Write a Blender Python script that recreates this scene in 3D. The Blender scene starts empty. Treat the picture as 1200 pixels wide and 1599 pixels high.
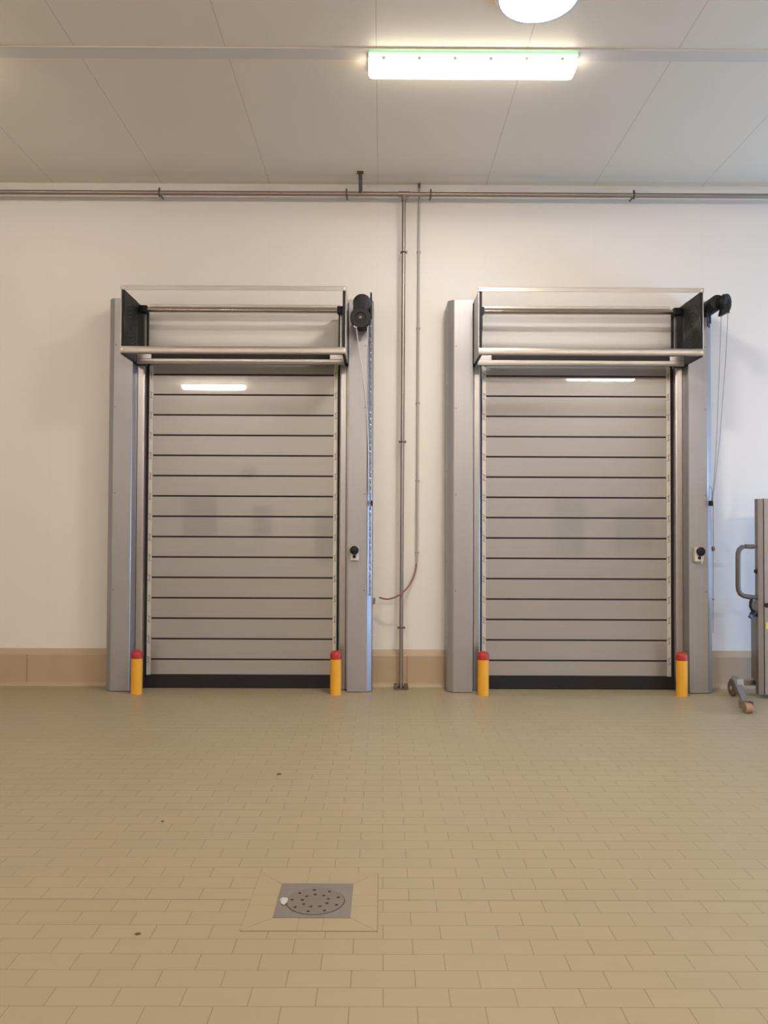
import bpy, bmesh, math, random
from mathutils import Vector, Matrix, Euler
random.seed(7)
R = math.radians
scn = bpy.context.scene
COL = scn.collection

# ------------------------------------------------------------------ camera
F_PX = 1250.0                      # focal length in pixels of the 1200 x 1599 frame
CAM_H = 1.68
cam_d = bpy.data.cameras.new('camera')
cam_d.sensor_fit = 'VERTICAL'
cam_d.sensor_height = 36.0
cam_d.lens = F_PX / 1599.0 * 36.0
cam_d.clip_start, cam_d.clip_end = 0.05, 100
cam = bpy.data.objects.new('camera', cam_d)
COL.objects.link(cam)
ROT = Matrix.Rotation(-0.0024, 3, 'Z') @ Matrix.Rotation(math.pi / 2 + 0.0222, 3, 'X') @ Matrix.Rotation(0.0042, 3, 'Z')
cam.location = (0, 0, CAM_H)
cam.rotation_euler = ROT.to_euler()
scn.camera = cam

def at(px, py, Y):
    """point of the depth plane y = Y seen at a pixel of the photograph"""
    d = ROT @ Vector(((px - 600.0) / F_PX, (799.5 - py) / F_PX, -1.0))
    t = Y / d.y
    return Vector((d.x * t, Y, CAM_H + d.z * t))

# ------------------------------------------------------------------ world, colour management
scn.view_settings.view_transform = 'Standard'
scn.view_settings.look = 'None'
scn.view_settings.gamma = 1.0
scn.view_settings.use_curve_mapping = False
scn.cycles.caustics_reflective = False
scn.view_settings.exposure = 0.24
w = bpy.data.worlds.new('world')
scn.world = w
w.use_nodes = True
w.node_tree.nodes['Background'].inputs[0].default_value = (0.55, 0.72, 1.0, 1)
w.node_tree.nodes['Background'].inputs[1].default_value = 1.5

LAMP_COL = (1.0, 0.875, 0.765)
LAMP_SEEN = 9.0                   # radiance of the lamp in view
LAMP_FILL = 12.0                    # radiance of the unseen fill lamp added left of the picture
LAMP_ROOM = 168.0                  # radiance of the row of lamps behind the camera
LAMP_OVER = 8.0                   # radiance of the row overhead
DAY_POWER = 290.0
DOME = 140.0                        # radiance of the round light

# area light for cool daylight from the right, through an added, unseen window
day = bpy.data.lights.new('daylight', 'AREA')
day.shape = 'RECTANGLE'
day.size, day.size_y = 2.1, 3.2
day.energy = DAY_POWER
day.color = (0.27, 0.53, 1.0)
dayo = bpy.data.objects.new('daylight', day)
dayo.location = (9.05, 6.2, 1.35)
dayo.rotation_euler = (0, R(90), 0)
COL.objects.link(dayo)

# ------------------------------------------------------------------ materials
class NT:
    def __init__(s, name):
        s.m = bpy.data.materials.new(name)
        s.m.use_nodes = True
        s.t = s.m.node_tree
        s.b = s.t.nodes['Principled BSDF']
    def n(s, kind, **kw):
        nd = s.t.nodes.new(kind)
        for k, v in kw.items():
            setattr(nd, k, v)
        return nd
    def link(s, a, b):
        s.t.links.new(a, b)
    def math(s, op, a, b=None, c=None):
        nd = s.n('ShaderNodeMath', operation=op)
        for i, v in enumerate((a, b, c)):
            if v is None:
                continue
            if isinstance(v, (int, float)):
                nd.inputs[i].default_value = v
            else:
                s.link(v, nd.inputs[i])
        return nd.outputs[0]
    def mix(s, f, a, b):
        nd = s.n('ShaderNodeMix', data_type='RGBA')
        for sock, v in ((nd.inputs[0], f), (nd.inputs[6], a), (nd.inputs[7], b)):
            if isinstance(v, (int, float)):
                sock.default_value = v
            elif isinstance(v, tuple):
                sock.default_value = (*v, 1) if len(v) == 3 else v
            else:
                s.link(v, sock)
        return nd.outputs[2]
    def obj(s):
        return s.n('ShaderNodeTexCoord').outputs['Object']
    def pos(s):
        return s.n('ShaderNodeNewGeometry').outputs['Position']
    def noise(s, vec, scale, detail=3, rough=.5, stretch=None):
        if stretch:
            mp = s.n('ShaderNodeMapping')
            mp.inputs['Scale'].default_value = stretch
            s.link(vec, mp.inputs['Vector'])
            vec = mp.outputs[0]
        nd = s.n('ShaderNodeTexNoise')
        nd.inputs['Scale'].default_value = scale
        nd.inputs['Detail'].default_value = detail
        nd.inputs['Roughness'].default_value = rough
        s.link(vec, nd.inputs['Vector'])
        return nd.outputs['Fac']
    def remap(s, v, a, b, c, d):
        nd = s.n('ShaderNodeMapRange')
        s.link(v, nd.inputs[0])
        for i, x in enumerate((a, b, c, d)):
            nd.inputs[i + 1].default_value = x
        return nd.outputs[0]
    def bump(s, h, strength, dist=.002):
        nd = s.n('ShaderNodeBump')
        nd.inputs['Strength'].default_value = strength
        nd.inputs['Distance'].default_value = dist
        s.link(h, nd.inputs['Height'])
        s.link(nd.outputs[0], s.b.inputs['Normal'])
    def set(s, **kw):
        names = dict(col='Base Color', rough='Roughness', metal='Metallic', spec='Specular IOR Level', coat='Coat Weight',
                     coat_rough='Coat Roughness', em='Emission Color', ems='Emission Strength', ior='IOR',
                     aniso='Anisotropic', trans='Transmission Weight')
        for k, v in kw.items():
            sock = s.b.inputs[names[k]]
            if isinstance(v, tuple):
                sock.default_value = (*v, 1)
            elif isinstance(v, (int, float)):
                sock.default_value = v
            else:
                s.link(v, sock)
        return s

def plain(name, col, rough=.5, metal=0.0, spec=.5, var=.06, scale=18):
    """solid colour with a slight procedural variation"""
    t = NT(name)
    f = t.noise(t.pos(), scale)
    lo = tuple(c * (1 - var) for c in col)
    hi = tuple(min(1, c * (1 + var)) for c in col)
    t.set(col=t.mix(f, lo, hi), rough=rough, metal=metal, spec=spec)
    return t.m

def brushed(name, col, rough, stretch, amount=.10, metal=1.0, aniso=0.0):
    t = NT(name)
    f = t.noise(t.pos(), 1.0, 4, .6, stretch)
    lo = tuple(c * (1 - amount) for c in col)
    hi = tuple(min(1, c * (1 + amount)) for c in col)
    g = t.noise(t.pos(), 2.2, 3, .5)
    t.set(col=t.mix(f, lo, hi), metal=metal, aniso=aniso,
          rough=t.remap(g, .3, .7, rough * .88, rough * 1.12))
    t.bump(f, .05, .0004)
    return t.m

def emitter(name, col, strength):
    t = NT(name)
    t.set(col=(.85, .85, .82), em=col, ems=strength, rough=.4)
    return t.m

M = {}
# painted sandwich-panel wall
t = NT('wall_paint')
p = t.pos()
sp = t.n('ShaderNodeSeparateXYZ'); t.link(p, sp.inputs[0])
f = t.noise(p, .7, 4)
fx = t.math('ABSOLUTE', t.math('SUBTRACT', t.math('FRACT', t.math('ADD', t.math('DIVIDE', t.math('ADD', sp.outputs[0], .06), 1.18), 20.5)), .5))
seam = t.math('LESS_THAN', fx, .0018)
c = t.mix(f, (.80, .77, .73), (.84, .81, .77))
c = t.mix(t.math('MULTIPLY', seam, .06), c, (.3, .29, .28))
t.set(col=c, rough=.42, spec=.35)
M['wall'] = t.m
# ceiling panels with fine seams
t = NT('ceiling_panel')
p = t.pos()
sp = t.n('ShaderNodeSeparateXYZ'); t.link(p, sp.inputs[0])
fx = t.math('ABSOLUTE', t.math('SUBTRACT', t.math('FRACT', t.math('ADD', t.math('DIVIDE', t.math('ADD', sp.outputs[0], .06), 1.18), 20.5)), .5))
seam = t.math('LESS_THAN', fx, .0032)
f = t.noise(p, .8, 4)
c = t.mix(f, (.80, .735, .61), (.84, .775, .65))
c = t.mix(t.math('MULTIPLY', seam, .36), c, (.22, .19, .15))
t.set(col=c, rough=.38, spec=.35)
M['ceiling'] = t.m
# dusty cover strip under the ceiling
t = NT('ceiling_strip_paint')
p = t.pos()
f = t.noise(p, 7, 3)
d = t.remap(f, .70, .76, 0, .6)
t.set(col=t.mix(d, (.70, .66, .60), (.22, .18, .14)), rough=.4, spec=.3)
M['strip'] = t.m
# brick-bond floor tiles
TW, TH = .2394, .1162
t = NT('floor_tiles')
p = t.pos()
mp = t.n('ShaderNodeMapping')
mp.inputs['Location'].default_value = (-.2505 + 200 * TW, -3.671 + 200 * TH, 0)
t.link(p, mp.inputs['Vector'])
br = t.n('ShaderNodeTexBrick', offset=.5, offset_frequency=2, squash=1.0)
t.link(mp.outputs[0], br.inputs['Vector'])
br.inputs['Scale'].default_value = 1.0
br.inputs['Mortar Size'].default_value = .0016
br.inputs['Mortar Smooth'].default_value = .15
br.inputs['Bias'].default_value = 0
br.inputs['Brick Width'].default_value = TW
br.inputs['Row Height'].default_value = TH
br.inputs['Color1'].default_value = (.395, .317, .194, 1)
br.inputs['Color2'].default_value = (.412, .332, .206, 1)
br.inputs['Mortar'].default_value = (.18, .135, .08, 1)
big = t.noise(p, .9, 4, .55)
wear = t.noise(p, 5, 4, .6)
c = t.mix(t.remap(big, .35, .65, 0, .35), br.outputs['Color'], (.38, .315, .215))
c = t.mix(t.remap(wear, .62, .80, 0, .10), c, (.33, .27, .195))
sp = t.n('ShaderNodeSeparateXYZ'); t.link(p, sp.inputs[0])
ej = t.math('LESS_THAN', t.math('ABSOLUTE', t.math('SUBTRACT', sp.outputs[1], 3.671)), .0035)
c = t.mix(t.math('MULTIPLY', ej, .6), c, (.16, .12, .08))
t.set(col=c, rough=t.remap(big, .3, .7, .34, .44), spec=.45)
t.bump(t.math('SUBTRACT', 1.0, br.outputs['Fac']), .25, .001)
M['floor'] = t.m
M['tile'] = plain('surround_tile', (.402, .323, .197), .40, 0, .45, .05, 6)
M['grout'] = plain('grout', (.25, .19, .12), .8, 0, .2)
# kerb
t = NT('kerb_concrete')
p = t.pos()
sp = t.n('ShaderNodeSeparateXYZ'); t.link(p, sp.inputs[0])
f = t.noise(p, 3, 4)
t.set(col=t.mix(f, (.45, .35, .24), (.50, .39, .27)), rough=.5, spec=.35)
M['kerb'] = t.m
M['seam'] = plain('kerb_seam', (.2, .15, .1), .8)

M['column'] = brushed('galvanised_column', (.375, .37, .375), .42, (60, 60, 1.2), .05, .6)
M['column'].node_tree.nodes['Principled BSDF'].inputs['Coat Weight'].default_value = .25
M['column'].node_tree.nodes['Principled BSDF'].inputs['Coat Roughness'].default_value = .08
M['guide'] = brushed('guide_metal', (.42, .41, .41), .32, (80, 80, 1.0), .07, .95)
M['rail'] = brushed('rail_aluminium', (.44, .41, .375), .38, (1.2, 90, 90), .08, 1.0)
# anodised, lacquered slats
t = NT('slat_metal')
f = t.noise(t.pos(), 1.0, 3, .5, (.6, 6, 26))
t.set(col=t.mix(f, (.335, .318, .302), (.36, .343, .326)), metal=.22, rough=.32, spec=.5, coat=1.0, coat_rough=.02)
t.b.inputs['Coat IOR'].default_value = 1.75
t.bump(t.noise(t.pos(), 4.5, 1), 1.0, .00022)
M['slat'] = t.m
M['hinge'] = plain('hinge_strip', (.60, .57, .52), .4, .2)
M['hinge_metal'] = plain('hinge_metal', (.30, .27, .24), .45, .3)
M['rubber'] = plain('black_rubber', (.018, .016, .016), .6, 0, .3)
M['joint'] = plain('joint_rubber', (.030, .020, .018), .6, 0, .3)
M['black'] = plain('black_plastic', (.009, .009, .010), .42, 0, .28)
M['liner'] = plain('black_liner', (.009, .009, .009), .5, 0, .28)
M['groove'] = plain('liner_track', (.034, .032, .030), .4, 0, .4)
M['shaft'] = brushed('shaft_steel', (.42, .37, .32), .22, (.9, 60, 60), .25, 1.0)
M['steel'] = brushed('stainless_steel', (.50, .47, .43), .26, (50, 50, 1.5), .10, 1.0)
M['pipe'] = brushed('pipe_steel', (.34, .295, .26), .38, (3, 3, 3), .12, .85)
M['pipe_dark'] = plain('pipe_clamp_steel', (.16, .13, .11), .4, .8)
M['conduit'] = plain('grey_conduit', (.47, .44, .41), .5, 0, .4)
M['cable'] = plain('brown_cable', (.26, .13, .10), .5)
M['yellow'] = plain('bollard_yellow', (.82, .40, .035), .42, 0, .4, .05, 5)
M['red'] = plain('red_cap', (.44, .028, .022), .4, 0, .5)
M['green'] = plain('green_button', (.03, .18, .10), .4)
M['white'] = plain('white_plastic', (.70, .66, .60), .45)
M['cord'] = plain('white_cord', (.66, .60, .56), .7)
M['cord_grey'] = plain('grey_cord', (.20, .20, .19), .6)
M['chain'] = brushed('chain_steel', (.55, .53, .52), .3, (40, 40, 40), .2, 1.0)
M['keymetal'] = plain('key_metal', (.85, .83, .8), .25, 1.0)
M['drain'] = brushed('drain_steel', (.40, .36, .33), .42, (40, 3, 3), .10, .85)
M['cover'] = brushed('drain_cover_steel', (.34, .30, .26), .45, (10, 10, 10), .08, .8)
M['void'] = plain('drain_void', (.015, .012, .01), .9)
M['paper'] = plain('paper', (.52, .49, .46), .8)
M['crumb'] = plain('crumb', (.16, .08, .03), .8)
M['stacker'] = brushed('stacker_steel', (.36, .32, .285), .34, (40, 40, 1.5), .10, .9)
M['stacker_panel'] = brushed('stacker_panel', (.46, .46, .47), .32, (30, 30, 1.0), .06, .9)
M['grip'] = plain('grey_grip', (.115, .105, .10), .5)
M['tyre'] = plain('brown_tyre', (.16, .11, .08), .6)
M['roller'] = plain('tan_roller', (.38, .23, .13), .5)
M['hub'] = plain('grey_hub', (.42, .40, .38), .5)
M['bracket'] = plain('pale_bracket', (.50, .48, .45), .4, .4)
M['sticker'] = plain('yellow_sticker', (.75, .62, .03), .5)
M['blue'] = plain('blue_tip', (.07, .10, .22), .5)
M['lamp_on'] = emitter('lamp_diffuser', LAMP_COL, LAMP_SEEN)
M['lamp_room'] = emitter('lamp_diffuser_room', LAMP_COL, LAMP_ROOM)
M['lamp_fill'] = emitter('lamp_diffuser_fill', LAMP_COL, LAMP_FILL)
M['lamp_over'] = emitter('lamp_diffuser_overhead', LAMP_COL, LAMP_OVER)
M['dome_on'] = emitter('dome_diffuser', (1.0, .94, .87), DOME)
M['glow_strip'] = emitter('lamp_glow_strip', (.22, 1.0, .34), 2.4)
M['tray'] = plain('lamp_tray', (.62, .58, .50), .5)
M['ring'] = plain('lamp_ring', (.68, .68, .70), .4)
t = NT('window_glass'); t.set(col=(.9, .95, 1), rough=.02, trans=1.0, ior=1.45); M['glass'] = t.m
M['frame'] = plain('window_frame', (.6, .6, .6), .4)
M['dark_glass'] = plain('dark_glass', (.05, .055, .06), .15)
M['board'] = plain('grey_board', (.30, .29, .28), .6)

# ------------------------------------------------------------------ mesh helpers
BASE = {}
class MB:
    def __init__(s):
        s.bm = bmesh.new()
    def box(s, x0, x1, y0, y1, z0, z1, bev=0.0):
        if x0 > x1: x0, x1 = x1, x0
        if y0 > y1: y0, y1 = y1, y0
        if z0 > z1: z0, z1 = z1, z0
        v = [s.bm.verts.new(c) for c in ((x0, y0, z0), (x1, y0, z0), (x1, y1, z0), (x0, y1, z0),
                                         (x0, y0, z1), (x1, y0, z1), (x1, y1, z1), (x0, y1, z1))]
        fs = [s.bm.faces.new([v[i] for i in q]) for q in ((3, 2, 1, 0), (4, 5, 6, 7), (0, 1, 5, 4), (1, 2, 6, 5), (2, 3, 7, 6), (3, 0, 4, 7))]
        if bev > 0:
            es = list({e for f in fs for e in f.edges})
            bmesh.ops.bevel(s.bm, geom=es, offset=bev, segments=2, profile=.6, affect='EDGES', clamp_overlap=True)
        return s
    def prism(s, pts, a0, a1, axis='z'):
        """extrude a closed outline: axis z -> pts are (x, y); axis x -> pts are (y, z)"""
        def mk(p, a):
            return (p[0], p[1], a) if axis == 'z' else (a, p[0], p[1])
        lo = [s.bm.verts.new(mk(p, a0)) for p in pts]
        hi = [s.bm.verts.new(mk(p, a1)) for p in pts]
        n = len(pts)
        fs = [s.bm.faces.new(lo), s.bm.faces.new(hi)]
        for i in range(n):
            j = (i + 1) % n
            fs.append(s.bm.faces.new((lo[i], lo[j], hi[j], hi[i])))
        bmesh.ops.recalc_face_normals(s.bm, faces=fs)
        return s
    def tube(s, pts, r, seg=12, cap=True):
        pts = [Vector(q) for q in pts]
        rings = []
        up = None
        for i, q in enumerate(pts):
            if i == 0: d = pts[1] - q
            elif i == len(pts) - 1: d = q - pts[i - 1]
            else: d = (pts[i + 1] - q).normalized() + (q - pts[i - 1]).normalized()
            d.normalize()
            if up is None:
                up = d.orthogonal().normalized()
            else:
                up = (up - d * up.dot(d)).normalized()
            sd = d.cross(up)
            rr = r[i] if isinstance(r, (list, tuple)) else r
            rings.append([s.bm.verts.new(q + (up * math.cos(a) + sd * math.sin(a)) * rr)
                          for a in [2 * math.pi * k / seg for k in range(seg)]])
        for a, b in zip(rings, rings[1:]):
            for k in range(seg):
                f = s.bm.faces.new((a[k], a[(k + 1) % seg], b[(k + 1) % seg], b[k]))
                f.smooth = True
        if cap:
            s.bm.faces.new(rings[0][::-1]); s.bm.faces.new(rings[-1])
        return s
    def lathe(s, c, prof, axis='z', seg=32):
        """prof: (radius, height along the axis) list"""
        c = Vector(c)
        def mk(r, h, a):
            u, v = r * math.cos(a), r * math.sin(a)
            if axis == 'z': return c + Vector((u, v, h))
            if axis == 'y': return c + Vector((u, h, v))
            if axis == 'x': return c + Vector((h, u, v))
            ax = Vector(axis).normalized(); o = ax.orthogonal().normalized(); q = ax.cross(o)
            return c + o * u + q * v + ax * h
        rings = []
        for r, h in prof:
            if r < 1e-6:
                rings.append([s.bm.verts.new(mk(0, h, 0))])
            else:
                rings.append([s.bm.verts.new(mk(r, h, 2 * math.pi * k / seg)) for k in range(seg)])
        fs = []
        for (ra, ha), (rb, hb), a, b in zip(prof, prof[1:], rings, rings[1:]):
            for k in range(seg):
                j = (k + 1) % seg
                q = [a[k % len(a)], a[j % len(a)], b[j % len(b)], b[k % len(b)]]
                q = [x for i, x in enumerate(q) if x not in q[:i]]
                if len(q) > 2:
                    f = s.bm.faces.new(q); fs.append(f)
                    f.smooth = True
        for rg in (rings[0], rings[-1]):
            if len(rg) > 1:
                fs.append(s.bm.faces.new(rg))
        bmesh.ops.recalc_face_normals(s.bm, faces=fs)
        return s
    def torus(s, c, Rr, r, axis='x', seg=48, sub=8):
        c = Vector(c)
        pts = []
        for k in range(seg):
            a = 2 * math.pi * k / seg
            u, v = math.cos(a), math.sin(a)
            ring = []
            for m in range(sub):
                b = 2 * math.pi * m / sub
                q = Rr + r * math.cos(b)
                h = r * math.sin(b)
                co = {'x': (h, u * q, v * q), 'y': (u * q, h, v * q), 'z': (u * q, v * q, h)}[axis]
                ring.append(s.bm.verts.new(c + Vector(co)))
            pts.append(ring)
        for k in range(seg):
            a, b = pts[k], pts[(k + 1) % seg]
            for m in range(sub):
                f = s.bm.faces.new((a[m], a[(m + 1) % sub], b[(m + 1) % sub], b[m])); f.smooth = True
        return s
    def build(s, name, mat, parent=None, sharp=True):
        bmesh.ops.recalc_face_normals(s.bm, faces=s.bm.faces[:])
        base = BASE.get(parent.name, Vector()) if parent else Vector()
        if base.length:
            bmesh.ops.translate(s.bm, verts=s.bm.verts[:], vec=-base)
        for e in s.bm.edges:
            e.smooth = len(e.link_faces) == 2 and e.calc_face_angle(0) < R(40)
        me = bpy.data.meshes.new(name)
        s.bm.to_mesh(me); s.bm.free()
        me.materials.append(M[mat])
        o = bpy.data.objects.new(name, me)
        COL.objects.link(o)
        if parent:
            o.parent = parent
            BASE[o.name] = base.copy()
        return o

def thing(name, loc, label, cat, group=None):
    o = bpy.data.objects.new(name, None)
    o.empty_display_size = .1
    COL.objects.link(o)
    o.location = loc
    BASE[o.name] = Vector(loc)
    o['label'] = label; o['category'] = cat; o['kind'] = 'thing'
    if group: o['group'] = group
    return o

def tag(o, label, cat, group=None, kind='thing'):
    o['label'] = label; o['category'] = cat; o['kind'] = kind
    if group: o['group'] = group
    return o

def struct(o, label, cat):
    o['kind'] = 'structure'; o['label'] = label; o['category'] = cat
    return o

# ------------------------------------------------------------------ room shell
WALL = 8.65
CEIL = 1.68 + 544 * WALL / F_PX
XL, XR, YB = -9.0, 9.0, -9.0
struct(MB().box(XL, XR, YB, WALL, -.12, 0).build('floor', 'floor'), 'beige brick-bond tiled floor', 'floor')
struct(MB().box(XL, XR, YB, WALL, CEIL, CEIL + .12).build('ceiling', 'ceiling'), 'off-white panelled ceiling with fine seams', 'ceiling')
struct(MB().box(XL - .15, XR + .15, WALL, WALL + .15, -.12, CEIL + .12).build('wall_back', 'wall'), 'white panel wall behind both shutters', 'wall')
struct(MB().box(XL - .15, XR + .15, YB - .15, YB, -.12, CEIL + .12).build('wall_front', 'wall'), 'white wall on the camera side of the hall', 'wall')
struct(MB().box(XL - .15, XL, YB, WALL, -.12, CEIL + .12).build('wall_left', 'wall'), 'white wall on the left of the hall', 'wall')
# right wall with an added window opening Y 4.6..7.8, z 0.3..2.4
wy0, wy1, wz0, wz1 = 4.6, 7.8, 0.3, 2.4
wr = MB()
wr.box(XR, XR + .15, YB, wy0, -.12, CEIL + .12).box(XR, XR + .15, wy1, WALL, -.12, CEIL + .12)
wr.box(XR, XR + .15, wy0, wy1, -.12, wz0).box(XR, XR + .15, wy0, wy1, wz1, CEIL + .12)
struct(wr.build('wall_right', 'wall'), 'white wall on the right of the hall', 'wall')
wf = MB()
wf.box(XR + .09, XR + .14, wy0, wy1, wz0, wz0 + .06).box(XR + .09, XR + .14, wy0, wy1, wz1 - .06, wz1)
for yy in (wy0, (wy0 + wy1) / 2 - .03, wy1 - .06):
    wf.box(XR + .09, XR + .14, yy, yy + .06, wz0, wz1)
struct(wf.build('window_1', 'frame'), 'added daylight window in the unseen right-hand wall', 'window')

# dark stand-in windows added behind the camera for the shutters' reflections
for n, (wx, wz, ww, wh) in enumerate(((-5.9, 2.14, 1.0, 1.25), (-3.9, 1.95, .5, .95), (-1.8, 1.4, .7, 1.6), (-4.35, 3.5, .45, .35),
                                      (6.1, 1.85, .9, 1.75), (8.2, 1.75, 1.2, 1.3))):
    o = struct(MB().box(wx - ww / 2 - .05, wx + ww / 2 + .05, YB, YB + .03, wz - wh / 2 - .05, wz + wh / 2 + .05, .004).build('window_%d' % (n + 2), 'board'), 'added dark window behind the camera, mirrored in the shutters', 'window')
    MB().box(wx - ww / 2, wx + ww / 2, YB + .025, YB + .036, wz - wh / 2, wz + wh / 2).build('pane', 'dark_glass', o)

# cover strip across the ceiling
s0 = at(600, 88, 6.31)
struct(MB().box(XL, XR, 6.165, 6.315, CEIL - .012, CEIL, .004).build('trim_1', 'strip'), 'dusty cover strip across the ceiling', 'trim')

# the two shutters' centres
DOORS = (-1.482, 2.066)
OUT = 1.385
# kerb segments along the foot of the wall
def kerb(name, x0, x1, seams, label):
    toe, face, top = 8.568, 8.602, .392
    prof = [(toe, 0)]
    for k in range(1, 7):
        a = math.pi / 2 * k / 6
        prof.append((toe + (face - toe) * math.sin(a), .055 * (1 - math.cos(a))))
    prof += [(face, top - .065), (face + .006, top - .05), (WALL, top), (WALL, 0)]
    o = struct(MB().prism(prof, x0, x1, 'x').build(name, 'kerb'), label, 'kerb')
    for sx in seams:
        MB().box(sx - .003, sx + .003, face - .0015, face + .02, .01, top - .06).build('seam', 'seam', o)
    return o
kerb('baseboard_left', XL, DOORS[0] - OUT - .002, (at(42, 1040, 8.6).x, at(42, 1040, 8.6).x - 2.6), 'tan kerb along the wall left of the left shutter')
kerb('baseboard_middle', DOORS[0] + OUT + .002, DOORS[1] - OUT - .002, (at(636, 1040, 8.6).x,), 'tan kerb between the two shutters')
kerb('baseboard_right', DOORS[1] + OUT + .002, XR, (5.6,), 'tan kerb along the wall right of the right shutter')

# ------------------------------------------------------------------ ceiling lamps
def tube_lamp(cx, cy, label, mat, L=1.61, group='long fluorescent lamps of the hall', glow_strip=False):
    z1 = CEIL - .012
    t = thing('ceiling_lamp', (cx, cy, z1), label, 'lamp', group)
    MB().box(cx - L / 2 - .006, cx + L / 2 + .006, cy - .118, cy + .118, z1 - .030, z1, .006).build('tray', 'tray', t)
    # diffuser: rounded trough with sloping ends
    b = MB()
    zb = z1 - .112; zt = z1 - .029
    prof = []
    for k in range(9):
        a = math.pi * k / 8
        prof.append((math.cos(a) * .083, math.sin(a)))
    rings = []
    for ins, sc in ((0, .0), (.004, .45), (.016, .8), (.035, 1.0)):
        pass
    xs = [(-L / 2, .62), (-L / 2 + .012, .9), (-L / 2 + .035, 1.0), (L / 2 - .035, 1.0), (L / 2 - .012, .9), (L / 2, .62)]
    for x, sc in xs:
        ring = []
        for q, dn in ((-.085, 0), (-.085, .55), (-.072, .86), (-.045, 1), (.045, 1), (.072, .86), (.085, .55), (.085, 0)):
            ring.append(b.bm.verts.new((cx + x, cy + q, zt - (zt - zb) * dn * sc)))
        rings.append(ring)
    for a, c in zip(rings, rings[1:]):
        for k in range(8):
            f = b.bm.faces.new((a[k], a[(k + 1) % 8], c[(k + 1) % 8], c[k])); f.smooth = True
    b.bm.faces.new(rings[0]); b.bm.faces.new(rings[-1])
    b.build('diffuser', mat, t)
    if glow_strip:  # added strip that glows green to tint the ceiling above the lamp
        MB().box(cx - L / 2 + .004, cx + L / 2 - .004, cy - .126, cy - .1185, z1 - .026, z1 - .004).build('glow_strip', 'glow_strip', t)['label'] = 'added green glow strip'
        for k in range(6):
            x = cx - L / 2 + .12 + k * (L - .24) / 5
            MB().box(x - .012, x + .012, cy - .104, cy - .086, z1 - .046, z1 - .020, .002).build('clip', 'tray', t)
    return t
lx = (at(576, 106, 6.33).x + at(898, 106, 6.33).x) / 2
LLEN = at(898, 106, 6.33).x - at(576, 106, 6.33).x
tube_lamp(lx, 6.335, 'long lit fluorescent lamp on the ceiling strip above the space between the shutters', 'lamp_on', LLEN, glow_strip=True)
for cx, cy, lab in ((lx - 4.85, 6.335, 'added fill lamp left of the picture, in line with the lamp on the strip'),
                    (-4.39, -3.75, 'lit fluorescent lamp behind the camera, mirrored in the left shutter'),
                    (5.28, -2.26, 'lit fluorescent lamp behind the camera, mirrored in the right shutter'),
                    (.6, -3.2, 'lit fluorescent lamp behind the camera, midway between the mirrored two'),
                    (-4.4, 1.0, 'lit fluorescent lamp overhead on the left of the camera'),
                    (.6, 1.0, 'lit fluorescent lamp straight overhead in front of the camera'),
                    (5.3, 1.0, 'lit fluorescent lamp overhead on the right of the camera')):
    tube_lamp(cx, cy, lab, 'lamp_room' if cy < 0 else 'lamp_fill' if cy > 5 else 'lamp_over')

# round domed light
dc = at(838, -8, 5.6); dz = CEIL
dcx = dc.x
dcy = 5.515
t = thing('dome_light', (dcx, dcy, dz), 'round bright domed light on the ceiling at the top edge of the picture', 'lamp')
MB().lathe((dcx, dcy, dz), [(.300, 0), (.300, -.03), (.290, -.042), (.272, -.042), (.272, 0)]).build('trim_ring', 'ring', t)
MB().lathe((dcx, dcy, dz), [(.271, -.005), (.271, -.036), (.24, -.043), (.15, -.047), (0, -.048)]).build('diffuser', 'dome_on', t)

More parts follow.
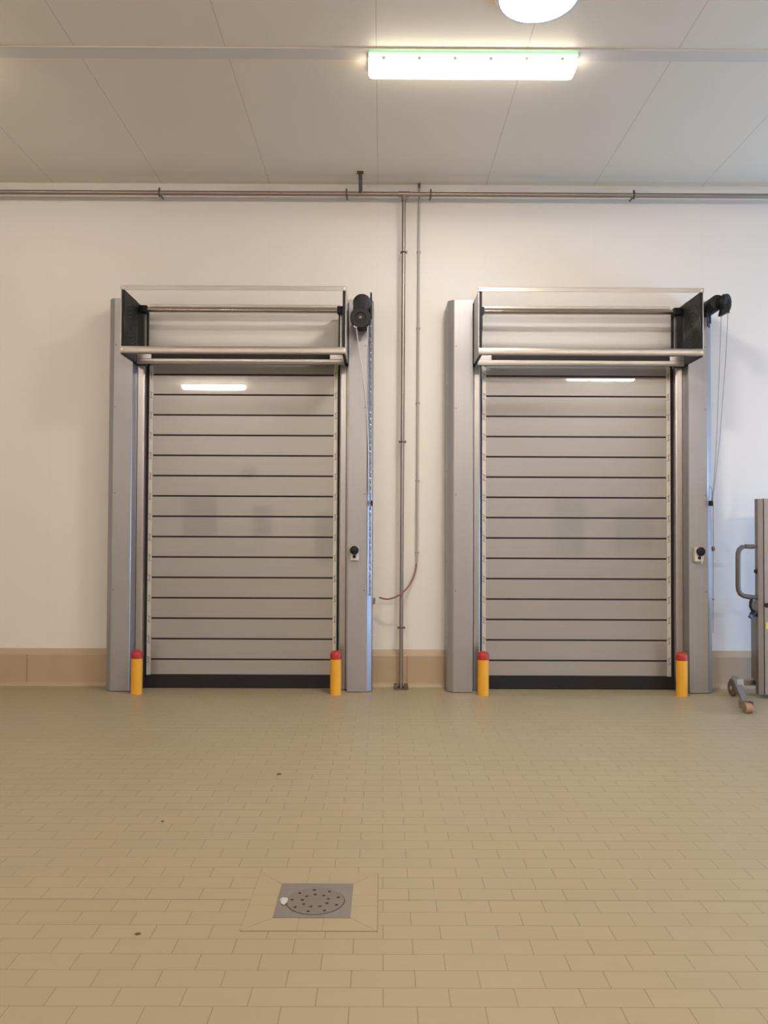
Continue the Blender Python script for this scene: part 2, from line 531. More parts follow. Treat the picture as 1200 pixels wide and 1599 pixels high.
# ------------------------------------------------------------------ the roller shutters
C, G, K, FR = 8.31, 8.42, 8.505, 7.88       # depths: column face, guide face, curtain face, head frame front
PITCH, J0 = .2159, .303
def shutter(cx, label):
    t = thing('roller_shutter', (cx, K, 0), label, 'door', 'steel roller shutters')
    for s in (-1, 1):
        col = MB().prism([(cx + s * 1.385, WALL - .003), (cx + s * 1.385, 8.375), (cx + s * 1.375, 8.352), (cx + s * 1.332, 8.316), (cx + s * 1.318, C),
                          (cx + s * 1.128, C), (cx + s * 1.1235, C + .005), (cx + s * 1.1235, WALL - .003)], .006, 4.085).build('side_column', 'column', t)
        for z in (1.05, 2.05, 2.95, 3.6):
            MB().lathe((cx + s * 1.300, C, z), [(.007, 0), (.006, -.003), (0, -.004)], 'y', 10).build('screw', 'pipe_dark', col)
        for z in (.55, 1.35, 2.3, 3.2):
            MB().lathe((cx + s * 1.385, 8.45, z), [(.008, 0), (.007, s * .003), (0, s * .004)], 'x', 10).build('screw', 'pipe_dark', col)
        gd = MB().prism([(cx + s * 1.1232, WALL - .003), (cx + s * 1.1232, G), (cx + s * 1.108, G), (cx + s * 1.104, G + .008), (cx + s * 1.098, G),
                         (cx + s * 1.045, G), (cx + s * 1.032, G + .006), (cx + s * 1.026, K - .01), (cx + s * 1.026, WALL - .003)], .006, 3.405).build('guide', 'guide', t)
        MB().box(cx + s * 1.012, cx + s * 1.0255, K - .012, K + .04, .006, 3.46).build('edge_seal', 'rubber', t)
        hb = MB().box(cx + s * .962, cx + s * 1.005, K - .004, K + .018, .075, 3.42, .002)
        hs = hb.build('hinge_strip', 'hinge', t)
        for k in range(15):
            z = J0 + k * PITCH
            hg = MB()
            hg.box(cx + s * .978, cx + s * .986, K - .0055, K - .0035, z - .040, z + .030)
            hg.box(cx + s * .966, cx + s * 1.000, K - .009, K - .0035, z + .020, z + .026)
            hg.box(cx + s * .966, cx + s * 1.000, K - .009, K - .0035, z - .038, z - .032)
            for v in hg.bm.verts:
                v.co.z += s * (v.co.x - (cx + s * .982)) * .5
            hg.build('hinge', 'hinge_metal', hs)
    # curtain
    MB().box(cx - .964, cx + .964, K + .012, K + .024, .13, 3.56).build('joint_rubber', 'joint', t)
    for k in range(-1, 15):
        z0 = J0 + k * PITCH + .009 if k >= 0 else .145
        z1 = J0 + (k + 1) * PITCH - .009 if k < 14 else 3.56
        o = MB().box(cx - .961, cx + .961, K, K + .0115, z0, z1).build('slat', 'slat', t)
    MB().box(cx - 1.012, cx + 1.012, K - .006, K + .03, .004, .140, .004).build('bottom_seal', 'rubber', t)
    # head frame
    for s in (-1, 1):
        pl = MB().box(cx + s * 1.110, cx + s * 1.1185, FR + .012, 8.30, 3.41, 4.06, .001).build('side_plate', 'guide', t)
        MB().box(cx + s * 1.082, cx + s * 1.1095, FR + .014, 8.30, 3.412, 4.05, .002).build('black_liner', 'liner', pl)
        MB().box(cx + s * 1.086, cx + s * 1.1230, 8.30, WALL - .004, 3.41, 4.05, .002).build('rear_liner', 'liner', pl)
        tr = MB()
        for q in (.055, .095, .135, .175, .215):
            tr.torus((cx + s * 1.0815, 8.10, 3.735), q, .0045, 'x', 48, 6)
        tr.build('spiral_track', 'groove', pl)
        MB().box(cx + s * 1.026, cx + s * 1.05, 8.44, 8.50, 3.45, 4.03, .002).build('upright_channel', 'guide', t)
        MB().box(cx + s * 1.012, cx + s * 1.026, 8.46, 8.50, 3.45, 4.03).build('upright_seal', 'rubber', t)
        MB().box(cx + s * 1.00, cx + s * 1.08, 8.36, 8.44, 3.955, 4.03, .006).build('bearing_block', 'black', t)
    zt0 = at(600, 454, FR).z; zt1 = at(600, 447.3, FR).z
    zb0 = at(600, 553, FR).z; zb1 = at(600, 542, FR).z
    MB().prism([(FR, zt0), (FR, zt1 - .004), (FR + .004, zt1), (FR + .05, zt1), (FR + .05, zt1 - .004), (FR + .008, zt1 - .006), (FR + .008, zt0)], cx - 1.1185, cx + 1.1185, 'x').build('top_rail', 'rail', t)
    h = zb1 - zb0
    nose = [(FR + .055, zb0 + .004), (FR + .012, zb0)]
    for k in range(9):
        a = -math.pi / 2 + math.pi * k / 8
        nose.append((FR - math.cos(a) * .008 + .006, (zb0 + zb1) / 2 + math.sin(a) * h / 2))
    nose += [(FR + .055, zb1)]
    MB().prism(nose, cx - 1.1185, cx + 1.1185, 'x').build('front_rail', 'rail', t)
    for s in (-1, 1):
        for z in ((zt0 + zt1) / 2, (zb0 + zb1) / 2):
            MB().lathe((cx + s * 1.098, FR - (.002 if z < 3.8 else 0), z), [(.009, .002), (.009, -.002), (.004, -.004), (0, -.004)], 'y', 12).build('screw', 'keymetal', t)
    # lintel with the black brush slot above it
    lz0, lz1 = at(600, 569.5, 8.30).z, at(600, 561.5, 8.30).z
    MB().box(cx - 1.081, cx + 1.081, 8.30, 8.335, lz0, lz1, .004).build('lintel', 'rail', t)
    MB().box(cx - .93, cx + .93, 8.305, 8.33, lz1, lz1 + .075).build('brush_strip', 'rubber', t)
    for s in (-1, 1):
        MB().box(cx + s * .93, cx + s * 1.081, 8.302, 8.33, lz1, lz1 + .05, .004).build('lintel_bracket', 'guide', t)
    # shaft and rear beam
    MB().tube([(cx - 1.01, 8.40, 3.99), (cx + 1.01, 8.40, 3.99)], .024, 20).build('shaft', 'shaft', t)
    MB().box(cx - 1.03, cx + 1.03, 8.56, WALL - .003, 4.065, 4.095, .004).build('rear_beam', 'rail', t)
    return t
shutter(DOORS[0], 'grey slatted roller shutter on the left, left of the wall pipes')
shutter(DOORS[1], 'grey slatted roller shutter on the right, beside the steel lifter')

# ------------------------------------------------------------------ bollards
def bollard(px, label):
    bx = at(px, 1060, 8.20).x
    t = thing('bollard', (bx, 8.20, 0), label, 'bollard', 'yellow bollards in front of the shutters')
    r = .0575
    MB().lathe((bx, 8.20, 0), [(r, 0), (r, .36)], seg=36).build('post', 'yellow', t)
    pr = [(r * .98, .36), (r + .0015, .362), (r + .0015, .405)]
    for k in range(1, 9):
        a = math.pi / 2 * k / 8
        pr.append(((r + .0015) * math.cos(a), .405 + .042 * math.sin(a)))
    MB().lathe((bx, 8.20, 0), pr, seg=36).build('cap', 'red', t)['label'] = 'red domed cap'
bollard(213.5, 'yellow bollard with red cap at the left guide of the left shutter')
bollard(524.5, 'yellow bollard with red cap at the right guide of the left shutter')
bollard(755, 'yellow bollard with red cap at the left guide of the right shutter')
bollard(1065.3, 'yellow bollard with red cap at the right guide of the right shutter')

# ------------------------------------------------------------------ chain hoists at the top of the right columns
def ribbed(c, r, h, axis):
    pr = [(0, 0), (r * .8, 0)]
    n = 7
    for k in range(n):
        a = h * (k + .1) / n; b = h * (k + .5) / n; d = h * (k + .55) / n; e = h * (k + .95) / n
        pr += [(r, a), (r, b), (r * .88, d), (r * .88, e)]
    pr += [(r * .8, h), (0, h * 1.02)]
    return MB().lathe(c, pr, axis, 28)
def helix(p0, p1, r, wr, turns, phase, seg=10):
    p0, p1 = Vector(p0), Vector(p1)
    n = int(turns * seg)
    return [p0.lerp(p1, k / n) + Vector((r * math.cos(phase + 2 * math.pi * k / seg), r * math.sin(phase + 2 * math.pi * k / seg), 0)) for k in range(n + 1)]

def hoist_left():
    a = at(566, 478, 8.15)
    t = thing('shutter_motor', a, 'black motor with chain wheel at the top right of the left shutter', 'motor', 'black shutter motors')
    ribbed((a.x, 8.03, a.z), .092, .268, 'y').build('motor_body', 'black', t)
    b = at(563.5, 497.5, 8.0)
    MB().lathe((b.x, 7.955, b.z), [(0, .008), (.05, .008), (.055, 0), (.098, 0), (.104, .008), (.104, .022), (.094, .03), (.094, .04), (.104, .048), (.104, .062), (.098, .07), (0, .07)], 'y', 36).build('chain_wheel', 'black', t)
    MB().lathe((b.x, 7.945, b.z), [(0, 0), (.016, 0), (.016, .02)], 'y', 16).build('wheel_hub', 'pipe_dark', t)
    MB().box(b.x - .03, b.x + .06, 8.024, C - .001, b.z - .05, a.z, .01).build('gearbox', 'black', t)
    p = at(579.5, 476, 8.2)
    MB().box(p.x - .006, p.x + .012, 8.1, C - .002, at(579, 494, 8.2).z, at(579, 461, 8.2).z, .002).build('mounting_plate', 'black', t)
    c0, c1 = at(556, 509, 7.97), at(573.5, 640, 8.28)
    c2, c3 = at(575.5, 700, 8.29), at(576, 770, 8.295)
    pts = []
    for k in range(13):
        u = k / 12
        pts.append(c0.lerp(c1, u) + Vector((0.004 * math.sin(math.pi * u), 0, 0)))
    pts += [c1.lerp(c2, .5), c2, c3]
    MB().tube(pts, .005, 8).build('pull_cord', 'cord', t)['label'] = 'thin white pull cord'
    MB().torus((c0.x, 7.962, c0.z), .016, .005, 'y', 16, 6).build('cord_ring', 'keymetal', t)
    # twisted chain down the column edge
    h0, h1 = at(579.6, 466, 8.30), at(577.8, 930, 8.30)
    ch = MB()
    ch.tube(helix(h0, h1, .0075, 0, 72, 0, 8), .0055, 5)
    ch.tube(helix(h0, h1, .0075, 0, 72, math.pi, 8), .0055, 5)
    ch.build('hand_chain', 'chain', t)['label'] = 'bright twisted hand chain'
    q = at(580.5, 786, 8.33)
    MB().box(q.x - .003, q.x + .012, 8.265, 8.318, q.z - .028, q.z + .028, .003).build('chain_clip', 'black', t)
hoist_left()

def hoist_right():
    a = at(1114, 477, 8.1)
    t = thing('shutter_motor', a, 'black motor with tilted wheel and two cords at the right shutter top', 'motor', 'black shutter motors')
    ribbed((a.x, 7.98, a.z), .076, .318, 'y').build('motor_body', 'black', t)
    d = at(1134.5, 473.5, 7.95)
    ax = Vector((.68, -.72, -.10))
    MB().lathe((d.x, d.y, d.z), [(0, -.03), (.075, -.03), (.092, -.024), (.092, .012), (.086, .018), (.04, .018), (.035, .01), (0, .01)], ax, 36).build('chain_wheel', 'black', t)
    MB().tube([(a.x + .02, 8.03, a.z + .01), (d.x - .01, d.y + .01, d.z - .005)], .05, 18).build('gearbox', 'black', t)
    g0, g1 = at(1124, 493, 7.95), at(1137, 478, 7.95)
    MB().prism([(g0.x + .004, g0.z - .002), (g0.x + .035, g0.z + .008), (g1.x, g0.z + .025), (g1.x, g1.z), (g0.x + .02, g1.z)], 0, .07).bm.free()
    b = MB()
    v = [(g0.x, g0.z), (g0.x + .03, g0.z - .002), (g0.x + .05, g0.z + .018), (g1.x, g0.z + .026), (g1.x, g1.z + .02), (g0.x + .022, g1.z)]
    lo = [b.bm.verts.new((x, 7.91, z)) for x, z in v]; hi = [b.bm.verts.new((x, 7.985, z)) for x, z in v]
    b.bm.faces.new(lo); b.bm.faces.new(hi)
    for i in range(len(v)):
        j = (i + 1) % len(v); b.bm.faces.new((lo[i], lo[j], hi[j], hi[i]))
    b.build('chain_guard', 'black', t)
    e = at(1139, 488, 7.95)
    MB().tube([(e.x - .03, 7.95, e.z + .004), (e.x + .006, 7.95, e.z)], .007, 8).build('guard_lip', 'black', t)
    # two cords meeting at the clip
    cl = at(1110.5, 786, 8.27)
    MB().tube([at(1127, 492, 7.95), at(1124.5, 560, 8.02), at(1120, 680, 8.16), at(1116, 745, 8.25), at(1112, 784, 8.30)], .003, 8).build('pull_cord', 'cord_grey', t)
    MB().tube([at(1137.5, 488, 7.95), at(1134, 560, 8.02), at(1125, 680, 8.16), at(1118, 745, 8.25), at(1113, 784, 8.30)], .003, 8).build('pull_cord', 'cord_grey', t)
    MB().tube([at(1114.2, 786, 8.34), at(1114.4, 880, 8.36), at(1114.0, 988, 8.38)], .0035, 8).build('pull_cord', 'cord_grey', t)
    MB().lathe(at(1114.3, 936, 8.37), [(0, -.012), (.010, -.008), (.010, .008), (0, .012)], 'z', 12).build('cord_bead', 'cord_grey', t)
    MB().box(cl.x - .014, cl.x + .016, 8.245, 8.30, cl.z - .027, cl.z + .027, .003).build('cord_clip', 'black', t)
    lp = [at(1107.5, 781, 8.29), at(1107.5, 764, 8.29), at(1109, 758.5, 8.29), at(1112, 763, 8.29), at(1112.5, 775, 8.29), at(1111.5, 783, 8.29)]
    MB().tube(lp, .003, 8).build('cord_loop', 'cord_grey', t)
    # short black leads and plugs under the motor
    for px, y0, y1 in ((1105.5, 488, 510), (1108, 487, 512), (1110.2, 488, 505)):
        p0, p1 = at(px - .5, y0, 8.13), at(px, y1, 8.2)
        MB().tube([at(1112, 482, 8.06), p0, p1], .0065, 8).build('lead', 'black', t)
hoist_right()

# ------------------------------------------------------------------ key switches on the right columns
def key_switch(px, py, label, key):
    c = at(px, py, C)
    t = thing('key_switch', (c.x, C, c.z), label, 'switch', 'key switches on the shutter columns')
    y0 = C - .001
    MB().box(c.x - .045, c.x + .045, y0 - .055, y0, c.z - .072, c.z + .072, .008).build('housing', 'white', t)
    bx = c.x + (.006 if key else 0.0)
    MB().lathe((bx, y0 - .055, c.z + .034), [(.030, 0), (.030, -.012), (.044, -.016), (.046, -.030), (.042, -.038), (.030, -.043), (0, -.045)], 'y', 28).build('stop_button', 'black', t)['label'] = 'round black push button'
    MB().lathe((c.x, y0 - .055, c.z - .032), [(.017, 0), (.017, -.008), (.012, -.012), (0, -.012)], 'y', 20).build('lock', 'rubber', t)
    if key:
        MB().box(c.x + .000, c.x + .004, y0 - .095, y0 - .067, c.z - .040, c.z - .024).box(c.x + .006, c.x + .018, y0 - .092, y0 - .088, c.z - .092, c.z - .038, .001).build('key', 'keymetal', t)['label'] = 'silver key hanging from the lock'
key_switch(554, 864, 'white key switch with black knob on the right column of the left shutter', False)
key_switch(1089.5, 866, 'white switch with black knob and a silver key, on the right shutter column', True)

# little push buttons on the outer sides
def side_button(px, py, Y, x_face, label, two):
    c = at(px, py, Y)
    t = thing('push_button', (x_face, Y, c.z), label, 'button')
    MB().box(x_face, x_face + .010, Y - .03, Y + .05, c.z - .035, c.z + .035, .002).build('base', 'board', t)
    if two:
        MB().lathe((x_face + .010, Y + .03, c.z + .016), [(.016, 0), (.016, .016), (.012, .020), (0, .021)], 'x', 18).build('green_button', 'green', t)
        MB().lathe((x_face + .010, Y - .012, c.z - .012), [(.016, 0), (.016, .012), (.012, .016), (0, .017)], 'x', 18).build('red_button', 'red', t)
    else:
        MB().lathe((x_face + .010, Y, c.z), [(.013, 0), (.013, .022), (.026, .026), (.026, .040), (.018, .047), (0, .048)], 'x', 18).build('red_button', 'red', t)
side_button(578, 939, 8.42, DOORS[0] + OUT, 'tiny red and green push buttons on the outer side of the left shutter column', True)
side_button(1119, 857, 8.44, DOORS[1] + OUT, 'small red mushroom button on the outer side of the right shutter column', False)

# ------------------------------------------------------------------ pipes
PY = 8.50
zl, zr = at(0, 301.5, PY).z, at(1200, 305, PY).z
pz = at(600, 303.2, PY).z
t = thing('wall_pipe', (0, PY, pz), 'long horizontal steel pipe high on the wall below the ceiling', 'pipe')
MB().tube([(XL + .01, PY, pz), (XR - .01, PY, pz)], .025, 20).build('pipe', 'pipe', t)
for px in (249, 541.5, 673, 990.5):
    x = at(px, 303, PY).x
    b = MB().torus((x, PY, pz), .033, .008, 'x', 20, 8)
    b.tube([(x, PY + .03, pz), (x, WALL - .002, pz)], .008, 8)
    b.box(x - .008, x + .008, PY - .012, PY + .012, pz + .030, pz + .054)
    b.build('clamp', 'pipe_dark', t)
tx = at(631.5, 303, PY).x
MB().tube([(tx - .06, PY, pz), (tx + .06, PY, pz)], .031, 20).tube([(tx, PY, pz - .02), (tx, PY, pz - .075)], .031, 20).build('tee', 'pipe', t)
h0 = at(563.5, 302, PY - .02); ztop = CEIL
h1 = at(563.0, 263.5, 1250 * (CEIL - 1.68) / 563.5)
hb = MB()
d = (h1 - h0)
hb.tube([h0, h1 - d * .02], .012, 8)
for k in range(9):
    q = h0 + d * (k + .5) / 9.5
    hb.box(q.x - .020, q.x + .020, q.y - .012, q.y + .012, q.z - .010, q.z + .008, .002)
hb.box(h1.x - .035, h1.x + .035, h1.y - .03, h1.y + .03, CEIL - .008, CEIL - .0005)
hb.build('hanger', 'pipe_dark', t)

rx0 = at(631, 330, PY).x
t = thing('drop_pipe', (rx0, PY, 0), 'thin steel pipe running down the wall between the shutters to the floor', 'pipe')
pb = at(626.5, 1062, PY)
MB().tube([(rx0, PY, pz - .077), (rx0 * .2 + pb.x * .8, PY, 1.0), (pb.x, PY, .012)], .0205, 20).build('pipe', 'pipe', t)
for py in (394, 690, 980):
    z = at(628, py, PY).z
    x = rx0 + (pb.x - rx0) * min(1, (pz - z) / (pz - 1.0) * .8)
    b = MB().torus((x, PY, z), .027, .007, 'z', 20, 8)
    b.tube([(x, PY + .025, z), (x, WALL - .002, z)], .007, 8)
    b.box(x - .040, x - .026, PY - .01, PY + .01, z - .012, z + .012).box(x + .026, x + .040, PY - .01, PY + .01, z - .012, z + .012)
    b.build('clamp', 'pipe_dark', t)
b = MB().box(pb.x - .075, pb.x + .075, PY - .06, PY + .06, .001, .012, .002)
b.box(pb.x - .075, pb.x - .030, PY - .055, PY + .05, .012, .050, .004).box(pb.x + .030, pb.x + .075, PY - .055, PY + .05, .012, .050, .004)
b.build('base_plate', 'pipe_dark', t)

CY = 8.62
cxp = at(653.5, 560, CY).x
t = thing('wall_conduit', (cxp, CY, 0), 'slim grey plastic conduit on the wall right of the drop pipe', 'conduit')
cb = at(651.5, 878, CY); ct = at(655, 292, CY)
MB().tube([(ct.x, CY, CEIL - .005), (cb.x, CY, cb.z)], .0125, 14).build('conduit', 'conduit', t)
MB().tube([(ct.x, CY, CEIL - .001), (ct.x, CY, CEIL - .055)], .014, 12).build('cap', 'pipe_dark', t)
for py in (393, 512, 629, 750, 862):
    z = at(653, py, CY).z; x = cb.x + (ct.x - cb.x) * (z - cb.z) / (ct.z - cb.z)
    MB().torus((x, CY, z), .0155, .0045, 'z', 16, 6).box(x - .022, x + .022, CY + .008, WALL - .001, z - .008, z + .008).build('clip', 'conduit', t)
# loose brown cable hanging out of the conduit
cab = [(650.6, 880, 8.615), (649, 891, 8.60), (644, 905, 8.58), (637, 917, 8.55), (628, 926, 8.45), (616, 933, 8.44), (604, 935.5, 8.47), (592.5, 933, 8.50)]
pts = [at(*q) for q in cab]
# smooth it
sm = []
for i in range(len(pts) - 1):
    p0 = pts[max(0, i - 1)]; p1 = pts[i]; p2 = pts[i + 1]; p3 = pts[min(len(pts) - 1, i + 2)]
    for k in range(6):
        u = k / 6
        sm.append(.5 * ((2 * p1) + (p2 - p0) * u + (2 * p0 - 5 * p1 + 4 * p2 - p3) * u * u + (3 * p1 - p0 - 3 * p2 + p3) * u ** 3))
sm.append(pts[-1])
tag(MB().tube(sm, .0095, 10).build('loose_cable', 'cable'), 'loose brown cable curling out of the grey conduit end across the pipe', 'cable')

# ------------------------------------------------------------------ floor drain and its tiled surround
dx0, dx1, dy0, dy1 = -.465, -.130, 3.494, 3.828
sx0, sx1, sy0, sy1 = -.588, -.0125, 3.385, 3.952
fs = MB()
def tile(q, z0=.0004, z1=.0030):
    lo = [fs.bm.verts.new((x, y, z0)) for x, y in q]; hi = [fs.bm.verts.new((x, y, z1)) for x, y in q]
    fs.bm.faces.new(lo[::-1]); fs.bm.faces.new(hi)
    for i in range(len(q)):
        j = (i + 1) % len(q); fs.bm.faces.new((lo[i], lo[j], hi[j], hi[i]))
g = .0008
xa, xb = dx0 + .115, dx1 - .115
ya, yb = dy0 + .115, dy1 - .115
tile([(sx0 + 2 * g, sy1 - g), (dx0 + g, dy1 + g), (xa - g, dy1 + g), (xa - g, sy1 - g)])
tile([(xa + g, sy1 - g), (xa + g, dy1 + g), (xb - g, dy1 + g), (xb - g, sy1 - g)])
tile([(xb + g, sy1 - g), (xb + g, dy1 + g), (dx1 - g, dy1 + g), (sx1 - 2 * g, sy1 - g)])
tile([(sx0 + 2 * g, sy0 + g), (xa - g, sy0 + g), (xa - g, dy0 - g), (dx0 + g, dy0 - g)])
tile([(xa + g, sy0 + g), (xb - g, sy0 + g), (xb - g, dy0 - g), (xa + g, dy0 - g)])
tile([(xb + g, sy0 + g), (sx1 - 2 * g, sy0 + g), (dx1 - g, dy0 - g), (xb + g, dy0 - g)])
tile([(sx0 + g, sy0 + 2 * g), (dx0 - g, dy0 + g), (dx0 - g, ya - g), (sx0 + g, ya - g)])
tile([(sx0 + g, ya + g), (dx0 - g, ya + g), (dx0 - g, yb - g), (sx0 + g, yb - g)])
tile([(sx0 + g, yb + g), (dx0 - g, yb + g), (dx0 - g, dy1 - g), (sx0 + g, sy1 - 2 * g)])
tile([(sx1 - g, sy0 + 2 * g), (sx1 - g, ya - g), (dx1 + g, ya - g), (dx1 + g, dy0 + g)])
tile([(sx1 - g, ya + g), (sx1 - g, yb - g), (dx1 + g, yb - g), (dx1 + g, ya + g)])
tile([(sx1 - g, yb + g), (sx1 - g, sy1 - 2 * g), (dx1 + g, dy1 - g), (dx1 + g, yb + g)])
o = struct(fs.build('floor_surround', 'tile'), 'mitred border of floor tiles around the drain', 'floor')
b = MB().box(sx0 - .001, sx1 + .002, sy0 - .001, sy1 + .001, .0001, .0016)
b.build('grout_bed', 'grout', o)

def holed(outline, holes, z0, z1):
    """flat plate with true holes"""
    b = MB()
    loops = []
    es = []
    for lp in [outline] + holes:
        vs = [b.bm.verts.new((x, y, z1)) for x, y in lp]
        loops.append(vs)
        es += [b.bm.edges.new((vs[i], vs[(i + 1) % len(vs)])) for i in range(len(vs))]
    bmesh.ops.triangle_fill(b.bm, edges=es, use_beauty=True, use_dissolve=False)
    for lp in loops:
        lo = [b.bm.verts.new((v.co.x, v.co.y, z0)) for v in lp]
        for i in range(len(lp)):
            j = (i + 1) % len(lp)
            b.bm.faces.new((lp[i], lp[j], lo[j], lo[i]))
    return b
def circ(x, y, r, n, ph=0.0):
    return [(x + r * math.cos(ph + 2 * math.pi * k / n), y + r * math.sin(ph + 2 * math.pi * k / n)) for k in range(n)]
dcx2, dcy2, dr = (dx0 + dx1) / 2 + .004, (dy0 + dy1) / 2 - .012, .130
t = thing('floor_drain', ((dx0 + dx1) / 2, (dy0 + dy1) / 2, 0), 'square steel floor drain with a round perforated cover', 'drain')
holed([(dx0, dy0), (dx1, dy0), (dx1, dy1), (dx0, dy1)], [circ(dcx2, dcy2, dr + .003, 48)], .0017, .0055).build('drain_frame', 'drain', t)
hs = []
for k in range(9):
    a = R(177 + 40 * k); hs.append(circ(dcx2 + .815 * dr * math.cos(a), dcy2 + .815 * dr * math.sin(a), .0082, 14))
    a = R(15 + 40 * k); hs.append(circ(dcx2 + .46 * dr * math.cos(a), dcy2 + .46 * dr * math.sin(a), .0082, 14))
holed(circ(dcx2, dcy2, dr, 48), hs, .0022, .0075).build('drain_cover', 'cover', t)
MB().lathe((dcx2, dcy2, 0), [(0, .0016), (dr + .003, .0016), (dr + .003, .0021), (0, .0021)], seg=48).build('drain_well', 'void', t)

# paper scrap on the drain, crumbs on the floor
pp = at(444, 1404, 3.645)
b = MB()
q = [(-.022, .018, .0), (-.010, .034, .003), (.014, .030, .0015), (.017, -.012, .004), (.004, -.036, .001), (-.010, -.026, .0025)]
lo = [b.bm.verts.new((pp.x + x, 3.640 + y, .0062 + z)) for x, y, z in q]; hi = [b.bm.verts.new((pp.x + x, 3.640 + y, .0075 + z)) for x, y, z in q]
b.bm.faces.new(lo[::-1]); b.bm.faces.new(hi)
for i in range(6):
    b.bm.faces.new((lo[i], lo[(i + 1) % 6], hi[(i + 1) % 6], hi[i]))
tag(b.build('paper_scrap', 'paper'), 'small white paper scrap on the left edge of the drain', 'paper')
def crumb(px, py, r, label):
    Y = CAM_H * F_PX / (py - 827)
    c = at(px, py, Y)
    b = MB()
    bmesh.ops.create_icosphere(b.bm, subdivisions=2, radius=r)
    for v in b.bm.verts:
        n = v.co.normalized()
        k = 1 + .3 * math.sin(9 * n.x + 3 * n.y + px) * math.cos(7 * n.y + 5 * n.z)
        v.co = Vector((v.co.x * 1.5 * k, v.co.y * k, v.co.z * .5 * k)) + Vector((c.x, Y, r * .42))
    tag(b.build('crumb', 'crumb'), label, 'crumb')
crumb(215.5, 1452.5, .008, 'dark brown crumb on the floor tiles left of the drain')
crumb(436, 1207, .010, 'dark crumb on the floor between the drain and the left shutter')
crumb(254, 1280, .006, 'tiny speck on the floor in front of the left bollard')

# ------------------------------------------------------------------ steel lifter at the right edge
SY = 8.05
x0 = at(1184, 900, SY).x
t = thing('lifter', (x0 + .3, SY, 0), 'steel lifting trolley with a side handle and castors at the right edge of the picture', 'trolley')
x1 = at(1192.6, 900, SY).x; x2 = at(1194.2, 900, SY).x
zt = at(1188, 779, SY).z
MB().prism([(x0, SY), (x0 + .004, SY - .004), (x1, SY - .004), (x1, SY + .06), (x0, SY + .06)], .045, zt).build('mast_rail', 'stacker', t)
MB().prism([(x2 + .52, SY - .004), (x2 + .576, SY - .004), (x2 + .576, SY + .06), (x2 + .52, SY + .06)], .045, zt).build('mast_rail', 'stacker', t)
MB().box(x1, x2, SY + .012, SY + .05, .05, zt - .002).build('mast_gap', 'rubber', t)
MB().box(x2, x2 + .52, SY - .002, SY + .05, .045, zt + .004, .003).build('mast_panel', 'stacker_panel', t)
# rear housing
hx = at(1176.5, 1000, SY + .15).x
MB().prism([(hx + .012, SY + .08), (hx + .03, SY + .06), (x0 + .5, SY + .06), (x0 + .5, SY + .22), (hx + .012, SY + .22)], .17, at(1180, 938, SY + .15).z).build('rear_housing', 'stacker', t)
MB().prism([(hx + .02, .17), (x0 + .02, .17), (x0 + .02, .04), (x0 - .01, .05)], SY + .061, SY + .07).bm.free()
# cross member and legs
MB().box(at(1150, 1057, 8.2).x, x0 + .85, SY + .11, SY + .17, .115, .165, .004).build('cross_member', 'stacker', t)
def bar(p0, p1, wdt, hgt):
    b = MB()
    p0, p1 = Vector(p0), Vector(p1)
    d = (p1 - p0).normalized(); sd = d.cross(Vector((0, 0, 1))).normalized(); up = sd.cross(d)
    rings = []
    for q in (p0, p1):
        rings.append([b.bm.verts.new(q + sd * a * wdt / 2 + up * c * hgt / 2) for a, c in ((-1, -1), (1, -1), (1, 1), (-1, 1))])
    b.bm.faces.new(rings[0]); b.bm.faces.new(rings[1])
    for k in range(4):
        b.bm.faces.new((rings[0][k], rings[0][(k + 1) % 4], rings[1][(k + 1) % 4], rings[1][k]))
    bmesh.ops.bevel(b.bm, geom=b.bm.edges[:], offset=.004, segments=2, profile=.6, affect='EDGES')
    return b
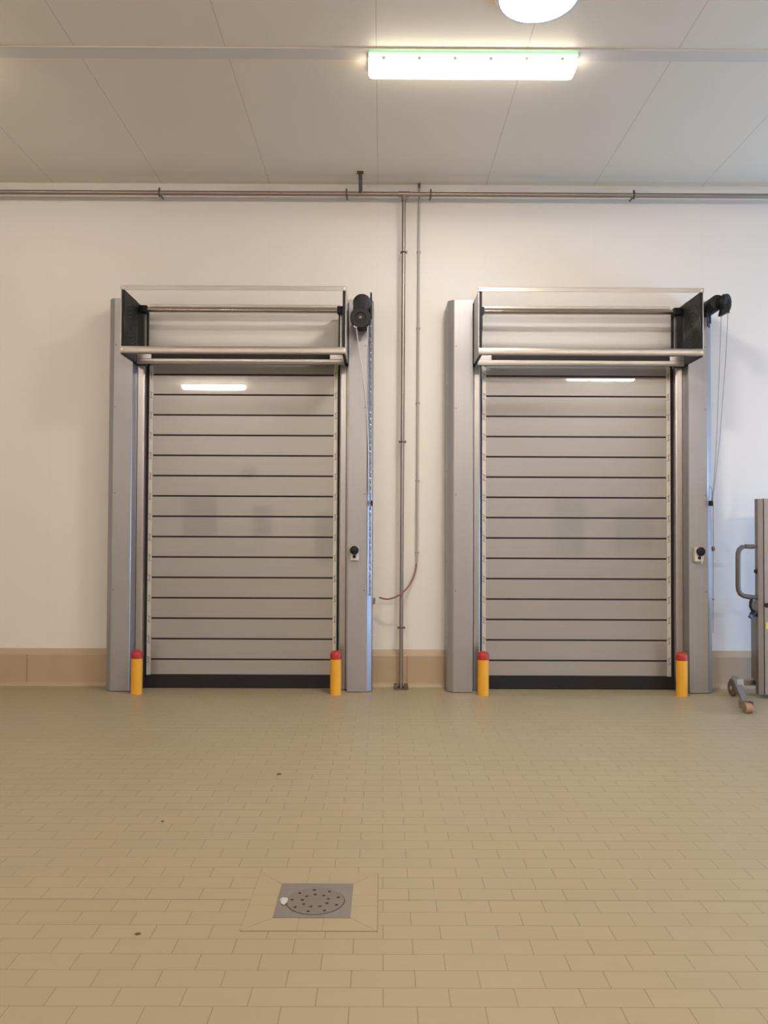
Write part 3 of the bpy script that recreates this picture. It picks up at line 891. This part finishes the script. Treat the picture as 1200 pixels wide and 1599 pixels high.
def leg(xr, xf, mirror=False):
    lg = bar((xr, 8.27, .165), (xf, 7.47, .085), .065, .055).build('leg', 'stacker', t)
    s = -1 if mirror else 1
    # rear castor beside the leg
    wx = xr - s * .055
    MB().lathe((wx, 8.20, .082), [(.055, -.016), (.076, -.018), (.082, -.010), (.082, .010), (.076, .018), (.055, .016)], 'x', 32).build('castor_tyre', 'tyre', lg)
    MB().lathe((wx, 8.20, .082), [(0, -.017), (.02, -.020), (.024, -.013), (.0545, -.012), (.0545, .012), (.024, .013), (.02, .020), (0, .017)], 'x', 32).build('castor_hub', 'hub', lg)
    MB().box(wx - .02, wx + .05, 8.17, 8.23, .150, .172, .004).box(wx + s * .022, wx + s * .030, 8.18, 8.22, .07, .16).build('castor_fork', 'stacker', lg)
    MB().lathe((xf, 7.43, .047), [(0, -.034), (.043, -.034), (.047, -.030), (.047, .030), (.043, .034), (0, .034)], 'x', 28).build('front_roller', 'roller', lg)
    MB().box(xf - .046, xf - .037, 7.40, 7.52, .03, .105, .003).box(xf + .037, xf + .046, 7.40, 7.52, .03, .105, .003).build('roller_fork', 'stacker', lg)
    return lg
lxr = at(1149.5, 1056, 8.25).x; lxf = at(1168.5, 1103, 7.43).x
leg(lxr, lxf)
leg(x0 + .82, x0 + .78, True)
b0 = at(1155, 1068, 7.98)
MB().prism([(b0.x - .030, 7.955), (b0.x + .032, 7.955), (b0.x + .032, 7.965), (b0.x - .030, 7.965)], .088, .215).build('leg_bracket', 'bracket', t)
# handle
hp = [(1186, 853.5), (1166, 853.0), (1160, 854.2), (1155.5, 857.8), (1153.4, 863.5), (1153.2, 870), (1153.2, 915), (1154, 922), (1157, 927.5), (1162, 930.5), (1170, 932), (1186, 933.5)]
pts = [at(px, py, SY + .03) for px, py in hp]
MB().tube(pts, [.011, .011] + [.0245] * 9 + [.020], 16).build('handle', 'grip', t)
MB().tube([at(1164, 853.2, SY + .03), at(1178, 853.5, SY + .03)], .0225, 16).build('handle_sleeve', 'grip', t)
# hook and hose fittings below the handle
MB().tube([at(1175, 934, SY + .03), at(1172.6, 941, SY + .03), at(1172.5, 947, SY + .03), at(1175, 953, SY + .03), at(1179, 957, SY + .03), at(1183, 962, SY + .03)], .013, 10).build('hose', 'black', t)
v0, v1 = at(1179.5, 955, SY + .02), at(1171.5, 964, SY + .0)
MB().tube([v0, v0.lerp(v1, .6)], .028, 12).build('lever', 'black', t)
MB().tube([v0.lerp(v1, .6), v1], .020, 12).build('lever_tip', 'blue', t)
kz = at(1183, 892, SY + .03)
MB().lathe((x0 - .004, SY + .03, kz.z), [(0, -.016), (.018, -.013), (.026, .004)], 'x', 16).build('knob', 'black', t)
kr = at(1197, 945, SY)
MB().lathe((kr.x, SY - .002, kr.z), [(.020, 0), (.024, -.018), (.018, -.026), (0, -.027)], 'y', 16).build('knob', 'rubber', t)
st = at(1200.5, 977, SY)
MB().box(st.x - .024, st.x + .04, SY - .0035, SY - .002, st.z - .034, st.z + .034).build('sticker', 'sticker', t)['label'] = 'yellow warning sticker'
